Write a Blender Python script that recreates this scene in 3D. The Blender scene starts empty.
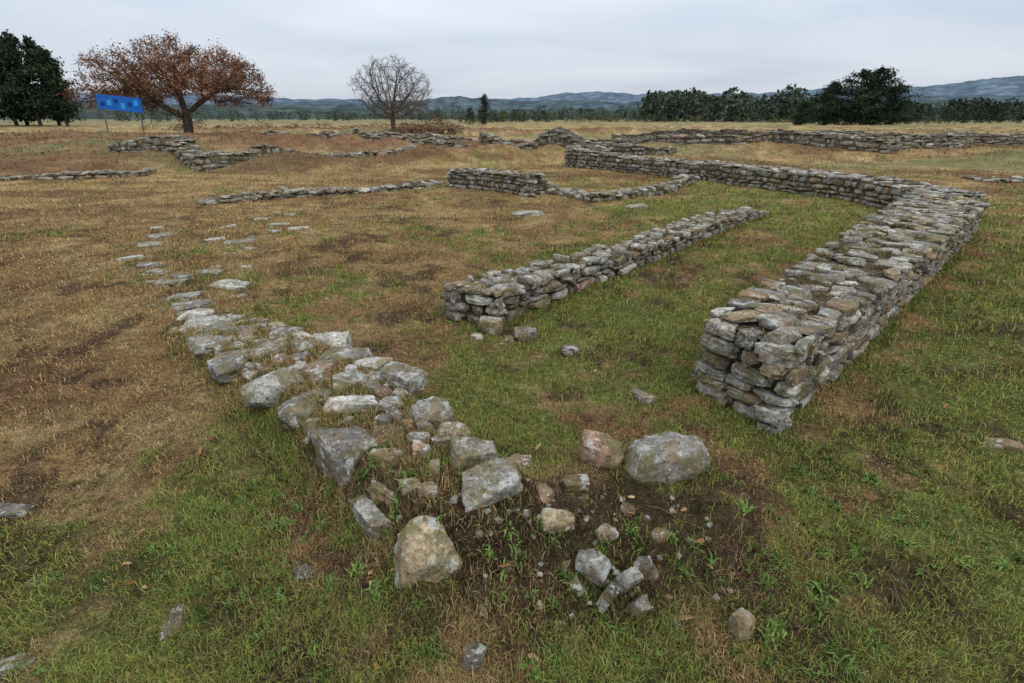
import bpy, math, numpy as np, random, bmesh
from mathutils import Matrix, Euler, Vector
rng=np.random.default_rng(7); random.seed(7)
scene=bpy.context.scene

# ---------------------------------------------------------------- noise
def _h(xi,yi,seed):
    n=(xi.astype(np.int64)*374761393+yi.astype(np.int64)*668265263+seed*1442695041)&0x7fffffff
    n=((n^(n>>13))*1274126177)&0x7fffffff
    n=((n^(n>>16))*668265263)&0x7fffffff
    return (n&0xffff)/65535.0
def vn(x,y,seed=0):
    x=np.asarray(x,float);y=np.asarray(y,float)
    xi=np.floor(x);yi=np.floor(y);fx=x-xi;fy=y-yi
    fx=fx*fx*(3-2*fx);fy=fy*fy*(3-2*fy)
    a=_h(xi,yi,seed);b=_h(xi+1,yi,seed);c=_h(xi,yi+1,seed);d=_h(xi+1,yi+1,seed)
    return (a*(1-fx)+b*fx)*(1-fy)+(c*(1-fx)+d*fx)*fy
def fbm(x,y,seed=0,o=4):
    s=0;a=.5;t=0
    for i in range(o):
        s=s+a*vn(x*2**i+i*17.3,y*2**i-i*9.1,seed+i*11);t+=a;a*=.55
    return s/t
def ss(a,b,x):
    t=np.clip((x-a)/(b-a),0,1);return t*t*(3-2*t)
def segdist(x,y,p,q):
    px,py=p;qx,qy=q;dx=qx-px;dy=qy-py;L=dx*dx+dy*dy
    t=np.clip(((x-px)*dx+(y-py)*dy)/L,0,1)
    return np.hypot(x-px-t*dx,y-py-t*dy),t

AC=[(-.12,1.60),(-.62,2.05),(-1.02,2.50),(-1.5,2.98),(-2.1,3.50),(-2.75,4.05)]
AH=[.25,.26,.235,.19,.14,.035]
def mound(x,y):
    z=np.zeros_like(x)
    for i in range(len(AC)-1):
        d,t=segdist(x,y,AC[i],AC[i+1])
        h=AH[i]*(1-t)+AH[i+1]*t
        z=np.maximum(z,h*(1-ss(.20,.42,d)))
    d,t=segdist(x,y,(-.1,1.55),(.85,1.82))
    z=np.maximum(z,(.2*(1-t)+.13*t)*(1-ss(.12,.60,d+.15*(fbm(x*5,y*5,3)-.5))))
    return z
def ridgemask(x,y):
    m=np.zeros_like(x)
    for i in range(len(AC)-1):
        d,t=segdist(x,y,AC[i],AC[i+1]);m=np.maximum(m,1-ss(.2,.42,d))
    return m
def soilmask(x,y):
    d,t=segdist(x,y,(-.05,1.42),(.78,1.55))
    n=fbm(x*4,y*4,21)
    m=1-ss(.20,.48,d+.45*(n-.5))
    d2,_=segdist(x,y,(-.3,1.25),(-.6,1.55)); m=np.maximum(m,(1-ss(.1,.3,d2+.3*(n-.5)))*.8)
    d3,_=segdist(x,y,(.15,1.0),(.55,1.05)); m=np.maximum(m,(1-ss(.05,.35,d3+.3*(n-.5)))*.6)
    for p in ((-1.0,1.25),(-.75,1.05),(1.55,1.35),(1.1,1.1),(-1.5,1.3),(1.1,1.75)):
        m=np.maximum(m,(1-ss(.05,.3,np.hypot(x-p[0],y-p[1])+.35*(n-.5)))*.7)
    m=np.maximum(m,ridgemask(x,y)*ss(.42,.6,fbm(x*6,y*6,22)+.08)*.8)
    d4,_=segdist(x,y,(-.45,1.35),(-1.75,2.6)); m=np.maximum(m,(1-ss(.03,.18,d4+.15*(n-.5)))*.8)
    return m
BANKS=[((-45,40),(-8,33),9,.60),((-25,19),(-13,21),4,.5),((-20,29),(-10,27),3.5,.60),((-7,27),(0,30),3,.5),((-3,21),(4,25.5),2.5,.5),((8,30),(22,22),3.5,.45),
 ((12,40),(30,28),4,.45),((-9,19),(-4,20),2,.4),((-40,76),(10,70),9,.45),((15,70),(60,48),9,.5),((-26,25),(-6,25),2.8,.62),((4,21),(9,19),2.2,.3)]
def T(x,y):
    x=np.asarray(x,float);y=np.asarray(y,float);r=np.hypot(x,y)
    z=.07*(fbm(x/1.3,y/1.3,5,2)-.5)*ss(.5,3,r)
    z=z+.030*(fbm(x/.16,y/.16,8,3)-.5)*(1-ss(8,20,r))
    z=z+.24*(fbm(x/3,y/2.4,9,3)-.5)*ss(9,22,r)*(1-ss(60,120,r))
    z=z+ss(18,60,r)*(.8*fbm(x/22,y/14,12,3)-.45)*np.where(r<400,1,1+(r-400)/400)
    for p,q,w,h in BANKS:
        d,t=segdist(x,y,p,q); z=z+h*(1-ss(0,w,d))*(.4+1.2*fbm(x/2.2,y/2.2,14,3))
    z=z+mound(x,y)
    return z

# ---------------------------------------------------------------- colours
DRY=np.array([.240,.145,.062]);STRAW=np.array([.36,.262,.12]);GREEN=np.array([.120,.145,.036])
SOIL=np.array([.052,.033,.021]);RUST=np.array([.145,.078,.043])
def mix(a,b,t): return a*(1-t[:,None])+b*t[:,None]
def greenf(x,y):
    r=np.hypot(x,y)
    s=(x-1.54)*.671-(y-2.34)*.742
    s2=np.where(y<2.3,x-1.2,s)
    g=fbm(x/1.1,y/1.1,31,4)*.9+fbm(x/.18,y/.18,37,4)*1.1-1.03
    g=g+.40*ss(-.1,.5,s2)*(1-.4*ss(6,14,r))*(1-.5*ss(2.2,3.4,x-.25*y)*(1-ss(3,4,y)))
    inter=ss(0,.5,x*.7+y*.7-1.2)*(1-ss(-.2,.2,s))
    g=g+.30*inter*ss(-2.2,0,x-.45*(y-3))*(1-ss(11,20,r))
    g=g+.24*np.exp(-((x+1.5)**2+(y-1.6)**2)/.35)+.18*np.exp(-((x+1.0)**2+(y-1.1)**2)/.3)
    g=g+.16*(1-ss(1.1,2.2,y))*ss(-1.5,0,x)
    g=g-.12*ss(1.8,3.5,-x)-.03*ss(14,25,r)
    g=g+.3*np.exp(-((x+1.6)**2+(y-5.1)**2)/.25)
    return g
def gcol(x,y):
    n=fbm(x/.5,y/.5,41,4);n2=fbm(x/3.5,y/3.5,43,3);r=np.hypot(x,y)
    c=mix(np.tile(DRY,(len(x),1)),STRAW,np.clip(ss(.40,.66,n)*.55+ss(10,35,r)*.55*ss(.3,.6,n2)+.05,0,1))
    c=mix(c,RUST,ss(.50,.70,fbm(x/.9,y/.7,47,4))*.75)
    c=mix(c,GREEN,ss(-.04,.36,greenf(x,y))*.85)
    for p,q,w,h in BANKS:
        d,t=segdist(x,y,p,q);c=mix(c,RUST,(1-ss(.1*w,.9*w,d+.5*w*(n2-.5)))*(.85 if p[0]<-5 else .4))
    c=mix(c,RUST*.8,ss(.58,.70,fbm(x/5,y/2.5,53,4))*ss(9,16,r)*.7)
    c=mix(c,np.array([.13,.14,.06]),ss(.52,.70,fbm(x/9,y/5,54,4))*ss(16,30,r)*.7)
    c=mix(c,np.array([.17,.15,.075]),ss(80,300,r))
    c=mix(c,np.array([.11,.085,.035]),ridgemask(x,y)*.7)
    c=mix(c,SOIL,np.clip(soilmask(x,y),0,1)*.9)
    c=mix(c,SOIL*1.4,ss(.59,.69,fbm(x/.35,y/.35,59,4))*.8*(1-ss(10,18,r)))
    c=c*(.7+.6*fbm(x/.12,y/.12,61,3))[:,None]
    return c

# ---------------------------------------------------------------- mesh helper
def mk(name,V,F,col=None,mat=None,smooth=False,parent=None,sharp=None):
    V=np.ascontiguousarray(V,dtype=np.float32);F=np.ascontiguousarray(F,dtype=np.int32)
    me=bpy.data.meshes.new(name);me.vertices.add(len(V));me.vertices.foreach_set('co',V.ravel())
    k=F.shape[1];me.loops.add(F.size);me.loops.foreach_set('vertex_index',F.ravel())
    me.polygons.add(len(F));me.polygons.foreach_set('loop_start',np.arange(0,F.size,k,dtype=np.int32))
    me.update(calc_edges=True)
    me.polygons.foreach_set('use_smooth',np.full(len(F),bool(smooth)))
    if col is not None:
        a=me.color_attributes.new('Col','FLOAT_COLOR','POINT')
        c=np.ones((len(V),4),dtype=np.float32);c[:,:3]=col;a.data.foreach_set('color',c.ravel())
    if sharp: me.set_sharp_from_angle(angle=sharp)
    me.update()
    ob=bpy.data.objects.new(name,me);scene.collection.objects.link(ob)
    if mat: me.materials.append(mat)
    if parent: ob.parent=parent
    return ob
def empty(name,loc=(0,0,0)):
    e=bpy.data.objects.new(name,None);e.location=loc;scene.collection.objects.link(e);return e

# ---------------------------------------------------------------- materials
class NT:
    def __init__(s,name):
        s.m=bpy.data.materials.new(name);s.m.use_nodes=True;s.t=s.m.node_tree;s.t.nodes.clear()
        s.out=s.n('ShaderNodeOutputMaterial');s.b=s.n('ShaderNodeBsdfPrincipled')
        s.b.inputs['Specular IOR Level'].default_value=.15
        s.l(s.b.outputs[0],s.out.inputs[0])
    def n(s,t,**k):
        x=s.t.nodes.new(t)
        for a,b in k.items(): setattr(x,a,b)
        return x
    def l(s,a,b): s.t.links.new(a,b)
    def noise(s,scale,detail=4,rough=.6,dist=0,vec=None,rgb=False):
        x=s.n('ShaderNodeTexNoise');x.inputs['Scale'].default_value=scale;x.inputs['Detail'].default_value=detail
        x.inputs['Roughness'].default_value=rough;x.inputs['Distortion'].default_value=dist
        if vec: s.l(vec,x.inputs['Vector'])
        if rgb:
            q=s.n('ShaderNodeSeparateColor');s.l(x.outputs['Color'],q.inputs[0]);return q.outputs
        return x.outputs['Fac']
    def ramp(s,f,a,b,ca=(0,0,0,1),cb=(1,1,1,1)):
        y=s.n('ShaderNodeValToRGB');e=y.color_ramp.elements;e[0].position=a;e[0].color=ca;e[1].position=b;e[1].color=cb
        s.l(f,y.inputs[0]);return y.outputs[0]
    def mixc(s,f,a,b,mode='MIX'):
        x=s.n('ShaderNodeMix',data_type='RGBA',blend_type=mode)
        for v,i in ((f,0),(a,6),(b,7)):
            if isinstance(v,(int,float)): x.inputs[i].default_value=v
            elif isinstance(v,tuple): x.inputs[i].default_value=v
            else: s.l(v,x.inputs[i])
        return x.outputs[2]
    def bump(s,h,strength,dist):
        x=s.n('ShaderNodeBump');x.inputs['Strength'].default_value=strength;x.inputs['Distance'].default_value=dist
        s.l(h,x.inputs['Height']);s.l(x.outputs[0],s.b.inputs['Normal']);return x
    def col(s):
        x=s.n('ShaderNodeVertexColor',layer_name='Col');return x.outputs[0]
    def pos(s):
        return s.n('ShaderNodeNewGeometry').outputs['Position']
def stone_mat():
    s=NT('weathered_stone');p=s.pos();c=s.col()
    A=s.noise(10,6,.72,.4,p,True);B_=s.noise(42,4,.7,0,p,True);D_=s.noise(5.5,6,.75,.3,p,True)
    c=s.mixc(1.0,c,s.ramp(A[0],.3,.7,(.45,.43,.41,1),(1.45,1.43,1.38,1)),'MULTIPLY')
    c=s.mixc(1.0,c,s.ramp(B_[0],.35,.65,(.55,.53,.51,1),(1.4,1.4,1.4,1)),'MULTIPLY')
    c=s.mixc(s.ramp(A[1],.54,.58,cb=(.75,.75,.75,1)),c,(.42,.43,.38,1))
    c=s.mixc(s.ramp(B_[1],.60,.64,cb=(.75,.75,.75,1)),c,(.50,.50,.45,1))
    c=s.mixc(s.ramp(A[2],.54,.64,cb=(.75,.75,.75,1)),c,(.125,.09,.038,1))
    c=s.mixc(s.ramp(D_[1],.52,.58,cb=(.75,.75,.75,1)),c,(.11,.10,.030,1))
    c=s.mixc(s.ramp(D_[2],.54,.60,cb=(.65,.65,.65,1)),c,(.23,.155,.085,1))
    c=s.mixc(s.ramp(B_[2],.58,.66,cb=(.8,.8,.8,1)),c,(.035,.032,.028,1))
    s.l(c,s.b.inputs['Base Color']);s.b.inputs['Roughness'].default_value=.85
    s.bump(s.noise(28,6,.72,.2,p),1,.018)
    return s.m
def ground_mat():
    s=NT('grass_ground');p=s.pos();c=s.col()
    for sc,lo,hi,dt in ((110,.40,1.6,2),(20,.5,1.5,4),(1.6,.75,1.25,4)):
        c=s.mixc(1.0,c,s.ramp(s.noise(sc,dt,.7,0,p),.33,.67,(lo,lo,lo,1),(hi,hi,hi,1)),'MULTIPLY')
    s.l(c,s.b.inputs['Base Color']);s.b.inputs['Roughness'].default_value=1;s.b.inputs['Specular IOR Level'].default_value=.05
    s.bump(s.noise(14,6,.8,0,p),1,.06)
    return s.m
def core_mat():
    s=NT('wall_core_soil');p=s.pos()
    c=s.ramp(s.noise(6,5,.7,.3,p),.35,.65,(.035,.026,.018,1),(.12,.085,.035,1))
    c=s.mixc(s.ramp(s.noise(30,3,.7,0,p),.5,.6),c,(.17,.16,.14,1))
    s.l(c,s.b.inputs['Base Color']);s.b.inputs['Roughness'].default_value=1
    s.bump(s.noise(25,4,.7,0,p),1,.06);return s.m
def attr_mat(name,rough=.9,nz=None):
    s=NT(name);c=s.col()
    if nz: c=s.mixc(1.0,c,s.ramp(s.noise(nz,4,.7,0,s.pos()),.35,.65,(.6,.6,.6,1),(1.4,1.4,1.4,1)),'MULTIPLY')
    s.l(c,s.b.inputs['Base Color']);s.b.inputs['Roughness'].default_value=rough
    s.b.inputs['Specular IOR Level'].default_value=.08
    if rough>=1.0:
        d=s.n('ShaderNodeBsdfDiffuse');s.l(c,d.inputs[0]);s.l(d.outputs[0],s.out.inputs[0])
    return s.m
M_ST=stone_mat();M_GR=ground_mat();M_CORE=core_mat()
M_GRASS=attr_mat('grass_blades',1.0);M_LEAF=attr_mat('foliage',1.0);M_BARK=attr_mat('bark',.95,6)
M_HILL=attr_mat('hazy_hill',1.0,.02)  # distance haze is painted into the hills' base colours

# ---------------------------------------------------------------- ground
FA0=-72.;FAD=.25
fa=np.arange(-72,72.01,FAD);ba=np.arange(76,284.1,4.0);ang=np.radians(np.concatenate([fa,ba]))
rr=[.002,.25]
while rr[-1]<60: rr.append(rr[-1]*1.0105)
while rr[-1]<5000: rr.append(rr[-1]*1.06)
rr=np.array(rr);na=len(ang);nr=len(rr)
R,A=np.meshgrid(rr,ang,indexing='ij');X=(R*np.sin(A)).ravel();Y=(R*np.cos(A)).ravel()
Z=T(X,Y);C=gcol(X,Y);G=greenf(X,Y);S_=soilmask(X,Y)
i=np.arange(nr-1)[:,None]*na;j=np.arange(na)[None,:];j2=(j+1)%na
F=np.stack([(i+j),(i+j2),(i+na+j2),(i+na+j)],-1).reshape(-1,4)[:,::-1]
mk('ground',np.stack([X,Y,Z],1),F,C*(.78+.22*ss(6,16,np.hypot(X,Y)))[:,None],M_GR,True)  # near ground darkened: shade under the grass blades painted into the colour
Zg=Z.reshape(nr,na);Cg=C.reshape(nr,na,3);Gg=G.reshape(nr,na);Sg=S_.reshape(nr,na)
def lookup(x,y,grid):
    """sample a field stored on the ground mesh"""
    x=np.atleast_1d(np.asarray(x,float));y=np.atleast_1d(np.asarray(y,float))
    r=np.hypot(x,y);a=np.clip((np.degrees(np.arctan2(x,y))-FA0)/FAD,0,len(fa)-2.001)
    k=np.clip(np.searchsorted(rr,r)-1,0,nr-2);f=(r-rr[k])/(rr[k+1]-rr[k]);j=a.astype(int);g=a-j
    if grid.ndim==3: f=f[:,None];g=g[:,None]
    return (grid[k,j]*(1-g)+grid[k,j+1]*g)*(1-f)+(grid[k+1,j]*(1-g)+grid[k+1,j+1]*g)*f
def Tz(x,y): return float(lookup(x,y,Zg)[0])

# ---------------------------------------------------------------- stones
def cube(n):
    idx={};V=[];F=[]
    def vid(p):
        k=tuple(int(q) for q in p)
        if k not in idx: idx[k]=len(V);V.append([2*q/n-1 for q in k])
        return idx[k]
    for ax in range(3):
        for sd in (0,n):
            b,c_=[q for q in range(3) if q!=ax]
            for u in range(n):
                for w in range(n):
                    q=[]
                    for du,dw in ((0,0),(1,0),(1,1),(0,1)):
                        p=[0,0,0];p[ax]=sd;p[b]=u+du;p[c_]=w+dw;q.append(vid(p))
                    flip=(sd==0)^(ax==1)
                    F.append(q[::-1] if flip else q)
    return np.array(V,float),np.array(F)
def templates(cuts,n,seed,rnd=.10,tap=1.,cmin=.98):
    v0,f=cube(cuts);r=np.random.default_rng(seed);out=[]
    for _ in range(n):
        v=v0.copy()
        sph=v/np.linalg.norm(v,axis=1)[:,None]*1.25;q=rnd*r.uniform(.5,2.0);v=v*(1-q)+sph*q
        v[:,0]+=v[:,1]*r.normal(0,.16)*tap;v[:,1]+=v[:,0]*r.normal(0,.10)*tap
        tp=r.normal(0,.13*tap,2);v[:,0]*=1+tp[0]*v[:,1];v[:,1]*=1+tp[1]*v[:,0];v[:,0]*=1+r.normal(0,.07)*v[:,2]
        v[:,2]*=1+r.normal(0,.14*tap)*v[:,0]+r.normal(0,.10*tap)*v[:,1]
        for _ in range(r.integers(4,9)):
            nn=r.choice([-1,1],3)*r.uniform(.25,1,3);nn/=np.linalg.norm(nn);d=r.uniform(cmin,1.38)
            e=v@nn-d;v=v-nn*np.clip(e,0,None)[:,None]
        for a in range(6):
            k=r.normal(size=3)*(2.2+a*1.6);ph=r.uniform(0,6.28);am=.028/(1+.25*a)
            v=v+v*(am*np.sin(v@k+ph))[:,None]
        if cuts>=8:
            q=fbm(v[:,0]*4+v[:,2]*3+r.uniform(0,50),v[:,1]*4-v[:,2]*2.5,int(r.integers(99)),4)
            v=v*(1+.13*(q-.5))[:,None]
        v/=np.abs(v).max(0)
        out.append(v)
    return out,f
TPL={2:templates(4,50,1),3:templates(7,60,2,.10,.75),4:templates(13,30,3,.20,.6,1.05),5:templates(16,10,4,.34,.5,1.12)}
PAL={'g':(.21,.197,.176),'d':(.118,.105,.09),'p':(.33,.318,.28),'b':(.175,.122,.075),'k':(.26,.165,.12),'o':(.36,.17,.07),'t':(.25,.195,.125)}
class Batch:
    def __init__(s): s.V=[];s.C=[];s.n=0;s.FF=[]
    def add(s,c,h,yaw=0,tx=0,ty=0,col=None,sub=2):
        tp,f=TPL[sub];v=tp[random.randrange(len(tp))]*np.array(h)
        if random.random()<.5: v=v*np.array([-1,-1,1])
        Rm=np.array((Matrix.Rotation(yaw,3,'Z')@Matrix.Rotation(tx,3,'X')@Matrix.Rotation(ty,3,'Y')))
        v=v@Rm.T+np.array(c);s.V.append(v);s.FF.append(f+s.n);s.n+=len(v)
        if col is None:
            col=random.choices('gdpbtk',[40,16,18,19,9,3])[0]
        b=np.array(PAL[col])*random.uniform(.65,1.3);s.C.append(np.tile(b,(len(v),1)))
    def build(s,name,parent=None):
        return mk(name,np.concatenate(s.V),np.concatenate(s.FF),np.concatenate(s.C),M_ST,True,parent,math.radians(30))
def plen(P):
    P=np.array(P,float);d=np.hypot(*np.diff(P,axis=0).T);return np.concatenate([[0],np.cumsum(d)])
def at(P,u):
    P=np.array(P,float);L=plen(P);s=u*L[-1];x=np.interp(s,L,P[:,0]);y=np.interp(s,L,P[:,1])
    k=min(max(np.searchsorted(L,s)-1,0),len(P)-2);d=P[k+1]-P[k];return x,y,math.atan2(d[1],d[0])
def wall(name,PL,PR,H,ch=.07,sl=.17,caps=True,ends=(1,1),capw=.2,sub=None,messy=1.0,core=True,depth=.16,coreh=.03,endc=1.0):
    """PL/PR: left and right face polylines; H(u): height above ground"""
    B=Batch();LL=plen(PL)[-1];LR=plen(PR)[-1]
    def lod(x,y):
        r=math.hypot(x,y);return sub or (3 if r<8 else 2)
    def face(P,inw):
        L=plen(P)[-1];hm=max(H(u) for u in np.linspace(0,1,40));z=0
        while z<hm:
            c=ch*random.uniform(.6,1.65);s=random.uniform(-.04,.05)
            while s<L:
                l=sl*random.choice([.35,.6,.9,1.2,1.8,2.4])*random.uniform(.8,1.2);u=min(max((s+l/2)/L,0),1)
                if z+c*.6<H(u)*random.uniform(.93,1.03):
                    x,y,a=at(P,u);nx,ny=-math.sin(a)*inw,math.cos(a)*inw
                    dp=depth*random.uniform(.8,1.2);o=dp*.5+random.uniform(-.018,.02)*messy
                    hh_=c/2*random.uniform(.78,1.02)
                    B.add((x+nx*o,y+ny*o,Tz(x,y)+z+c/2-.01+random.gauss(0,.003)),(l/2*.97,dp/2,hh_),a+random.gauss(0,.045*messy),random.gauss(0,.035*messy),random.gauss(0,.04*messy),None,lod(x,y))
                s+=l
            z+=c
    face(PL,-1);face(PR,1)
    for e,u in ((0,0.),(1,1.)):
        if ends[e]:
            a=at(PL,u);b=at(PR,u);P=[(a[0],a[1]),(b[0],b[1])]
            h0=H(u);z=0;Lw=plen(P)[-1]
            while z<h0-ch*.4:
                c=ch*endc*random.uniform(.75,1.35);s=0
                if z+c>h0: c=max(h0-z,.04)
                while s<Lw-.03:
                    l=min(sl*endc*random.uniform(.6,1.7),Lw-s+.02);x,y,an=at(P,(s+l/2)/Lw)
                    inw=1 if e==0 else -1
                    nx,ny=-math.sin(an)*inw,math.cos(an)*inw
                    o=depth*.5+random.uniform(-.012,.012)-.012*(endc>1)
                    B.add((x+nx*o,y+ny*o,Tz(x,y)+z+c/2),(l/2*.98,depth/2,c/2*.95),an+random.gauss(0,.04),random.gauss(0,.03),random.gauss(0,.03),None,4 if endc>1 and e==0 else lod(x,y));s+=l
                z+=c
    if caps:
        s=.03;Lm=(LL+LR)/2
        while s<Lm-.03:
            st=capw*random.uniform(.4,1.25);u=min((s+st/2)/Lm,1)
            a=at(PL,u);b=at(PR,u);W=math.hypot(a[0]-b[0],a[1]-b[1]);w=0
            while w<W-.03:
                cw=min(capw*random.uniform(.4,1.4),W-w+.02);t=(w+cw/2)/W
                x=a[0]*(1-t)+b[0]*t;y=a[1]*(1-t)+b[1]*t
                if random.random()<.86:
                    th=random.uniform(.018,.036)*(1+.3*(messy-1))
                    B.add((x+random.gauss(0,.012),y+random.gauss(0,.012),Tz(x,y)+H(u)+random.uniform(-.028,.008)*messy),(st/2*random.uniform(.85,1.03),cw/2*random.uniform(.85,1.02),th),a[2]+random.gauss(0,.25*messy),random.gauss(0,.05*messy),random.gauss(0,.05*messy),random.choices('gpdbt',[40,32,10,12,5])[0],lod(x,y))
                w+=cw
            s+=st
    e=empty(name,(0,0,0))
    B.build('stonework',e)
    if core:
        n=max(8,int((LL+LR)/2/.25));V=[];Fc=[];m=.07
        for i in range(n+1):
            u=i/n;u2=m*.8/max(LL,1)+u*(1-1.6*m/max(LL,1));a=at(PL,u2);b=at(PR,u2);W=math.hypot(a[0]-b[0],a[1]-b[1]);f=min(m/W,.3)
            for t,zz in ((f,-.1),(f,1),(.5,1.02),(1-f,1),(1-f,-.1)):
                x=a[0]*(1-t)+b[0]*t;y=a[1]*(1-t)+b[1]*t;hh=max(H(u)-coreh,.0)
                V.append((x,y,Tz(x,y)+(zz if zz<0 else hh*zz+random.uniform(-.01,.01))))
        for i in range(n):
            for k in range(4): q=i*5+k;Fc.append((q,q+1,q+6,q+5))
        for q in (0,n*5): Fc.append((q,q+1,q+3,q+4)) 
        mk('rubble_core',np.array(V),np.array(Fc),None,M_CORE,True,e)
    return e
def wn(seed,amp,f):
    xs=np.linspace(0,1,200);v=(fbm(xs*f,xs*0+seed*3.3,seed,3)-.5)*2*amp
    return lambda u:float(np.interp(u,xs,v))
nC=wn(3,.03,9)
CL=[(1.21,2.86),(3.6,5.30),(7.55,9.35)];CR=[(1.54,2.34),(2.95,3.62),(7.30,7.62)]
hC=lambda u:.55-.05*u+nC(u)-.03*(u<.015)
wall('stone_wall',CL,CR,hC,ch=.066,sl=.15,capw=.22,messy=.95,endc=1.25)
nD=wn(5,.05,9)
wall('stone_wall.001',[(7.75,9.2),(7.6,10.9),(5.35,15.4),(2.0,19.8)],[(8.6,9.0),(8.7,11.6),(6.0,16.1),(2.5,20.5)],
     lambda u:.47+nD(u)+.16*math.exp(-((u-.97)/.12)**2),ch=.09,sl=.2,capw=.3,messy=1.3)
nB=wn(8,.03,10)
BL=[(-.66,4.16),(1.1,5.95),(4.5,9.75)];BR=[(-.12,3.97),(1.45,5.65),(4.9,9.45)]
hB=lambda u:.31-.15*u+nB(u)-.06*(u>.93)
wall('stone_wall.002',BL,BR,hB,ch=.07,sl=.16,capw=.19,messy=1.4,endc=1.2)
def band(P,w):
    P=np.array(P,float);Lp=[];Rp=[]
    for i in range(len(P)):
        d=P[min(i+1,len(P)-1)]-P[max(i-1,0)];d=d/np.hypot(*d);n=np.array([-d[1],d[0]])
        Lp.append(tuple(P[i]+n*w/2));Rp.append(tuple(P[i]-n*w/2))
    return Lp,Rp
def low(name,P,w,h,amp,seed,ch=.1,sl=.24,messy=1.6,capw=.3,f=8):
    nn=wn(seed,amp,f);L_,R_=band(P,w)
    wall(name,L_,R_,(lambda u:max(h+nn(u),-.03)),ch=ch,sl=sl,messy=messy,capw=capw)
low('stone_wall.003',[(-1.6,14.1),(.55,12.1)],.6,.46,.08,11,ch=.09,sl=.22,messy=1.4)
low('stone_wall.004',[(.7,13.2),(1.95,11.2),(3.5,12.5),(5.2,14.7)],.5,.15,.11,12)
low('stone_wall.005',[(-6.8,10.8),(-4.6,12.3),(-2.2,13.9)],.5,.11,.08,13)
low('stone_wall.006',[(-17.5,15.0),(-14.5,15.8),(-11.9,16.7)],.6,.16,.09,14)
low('stone_wall.007',[(-17,22.5),(-13,20.6),(-11.2,18.6),(-9.6,20.4),(-7.5,21.4),(-4.3,22.2)],.9,.42,.20,15,ch=.13,sl=.35,capw=.4,f=14)
low('stone_wall.008',[(-1.5,29.5),(.8,25.5),(4.4,22.2),(6.6,21.4)],.9,.48,.25,16,ch=.14,sl=.4,capw=.4,f=12)
low('stone_wall.009',[(3.4,38),(10,30.5),(17.5,24)],1.0,.55,.15,17,ch=.15,sl=.4,capw=.45,f=12)
low('stone_wall.010',[(9,46),(16,38),(24,31),(33,25)],1.0,.50,.2,18,ch=.15,sl=.4,capw=.45,f=14)
low('stone_wall.011',[(17.5,24.5),(20,26),(25,29)],.9,.40,.35,19,ch=.15,sl=.4,capw=.45,f=14)
low('stone_wall.012',[(-4.5,35),(2,36),(8,32)],.9,.42,.25,20,ch=.15,sl=.4,capw=.45,f=12)
low('stone_wall.013',[(-16,30),(-9,31),(-4,30)],.9,.36,.25,22,ch=.15,sl=.4,capw=.45,f=12)
low('stone_wall.014',[(14.0,15.6),(16.5,15.2)],.7,.04,.06,23)
low('stone_wall.015',[(-8,26.5),(-3,27.5),(-1,25)],.8,.30,.25,25,ch=.14,sl=.38,capw=.4,f=10)

# ruined foreground wall: outer face of big blocks, chunky slabs bedded in the earth core
B=Batch()
Aout=[(-.30,1.36),(-.56,1.56),(-.86,1.86),(-1.24,2.26),(-1.72,2.74),(-2.22,3.25),(-2.85,3.88)]
L=plen(Aout)[-1]
for z,hh,dd in ((-.03,.11,0),(.12,.085,.02)):
    s=.26
    while s<L:
        l=random.uniform(.20,.40);u=min((s+l/2)/L,1);hl=.25-.2*u
        if z<hl:
            x,y,a=at(Aout,u);nx,ny=math.sin(a),-math.cos(a)
            if nx<0: nx,ny=-nx,-ny
            zz=z*(1-.5*u)
            B.add((x+nx*(.11+dd),y+ny*(.11+dd),zz+.035),(l/2*1.0,.13,hh*random.uniform(.85,1.05)*(1-.3*u)),a+random.gauss(0,.07),random.gauss(0,.06),random.gauss(0,.05),random.choices('gdbpt',[46,12,18,18,6])[0],4)
        s+=l*random.uniform(.97,1.02)
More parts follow.
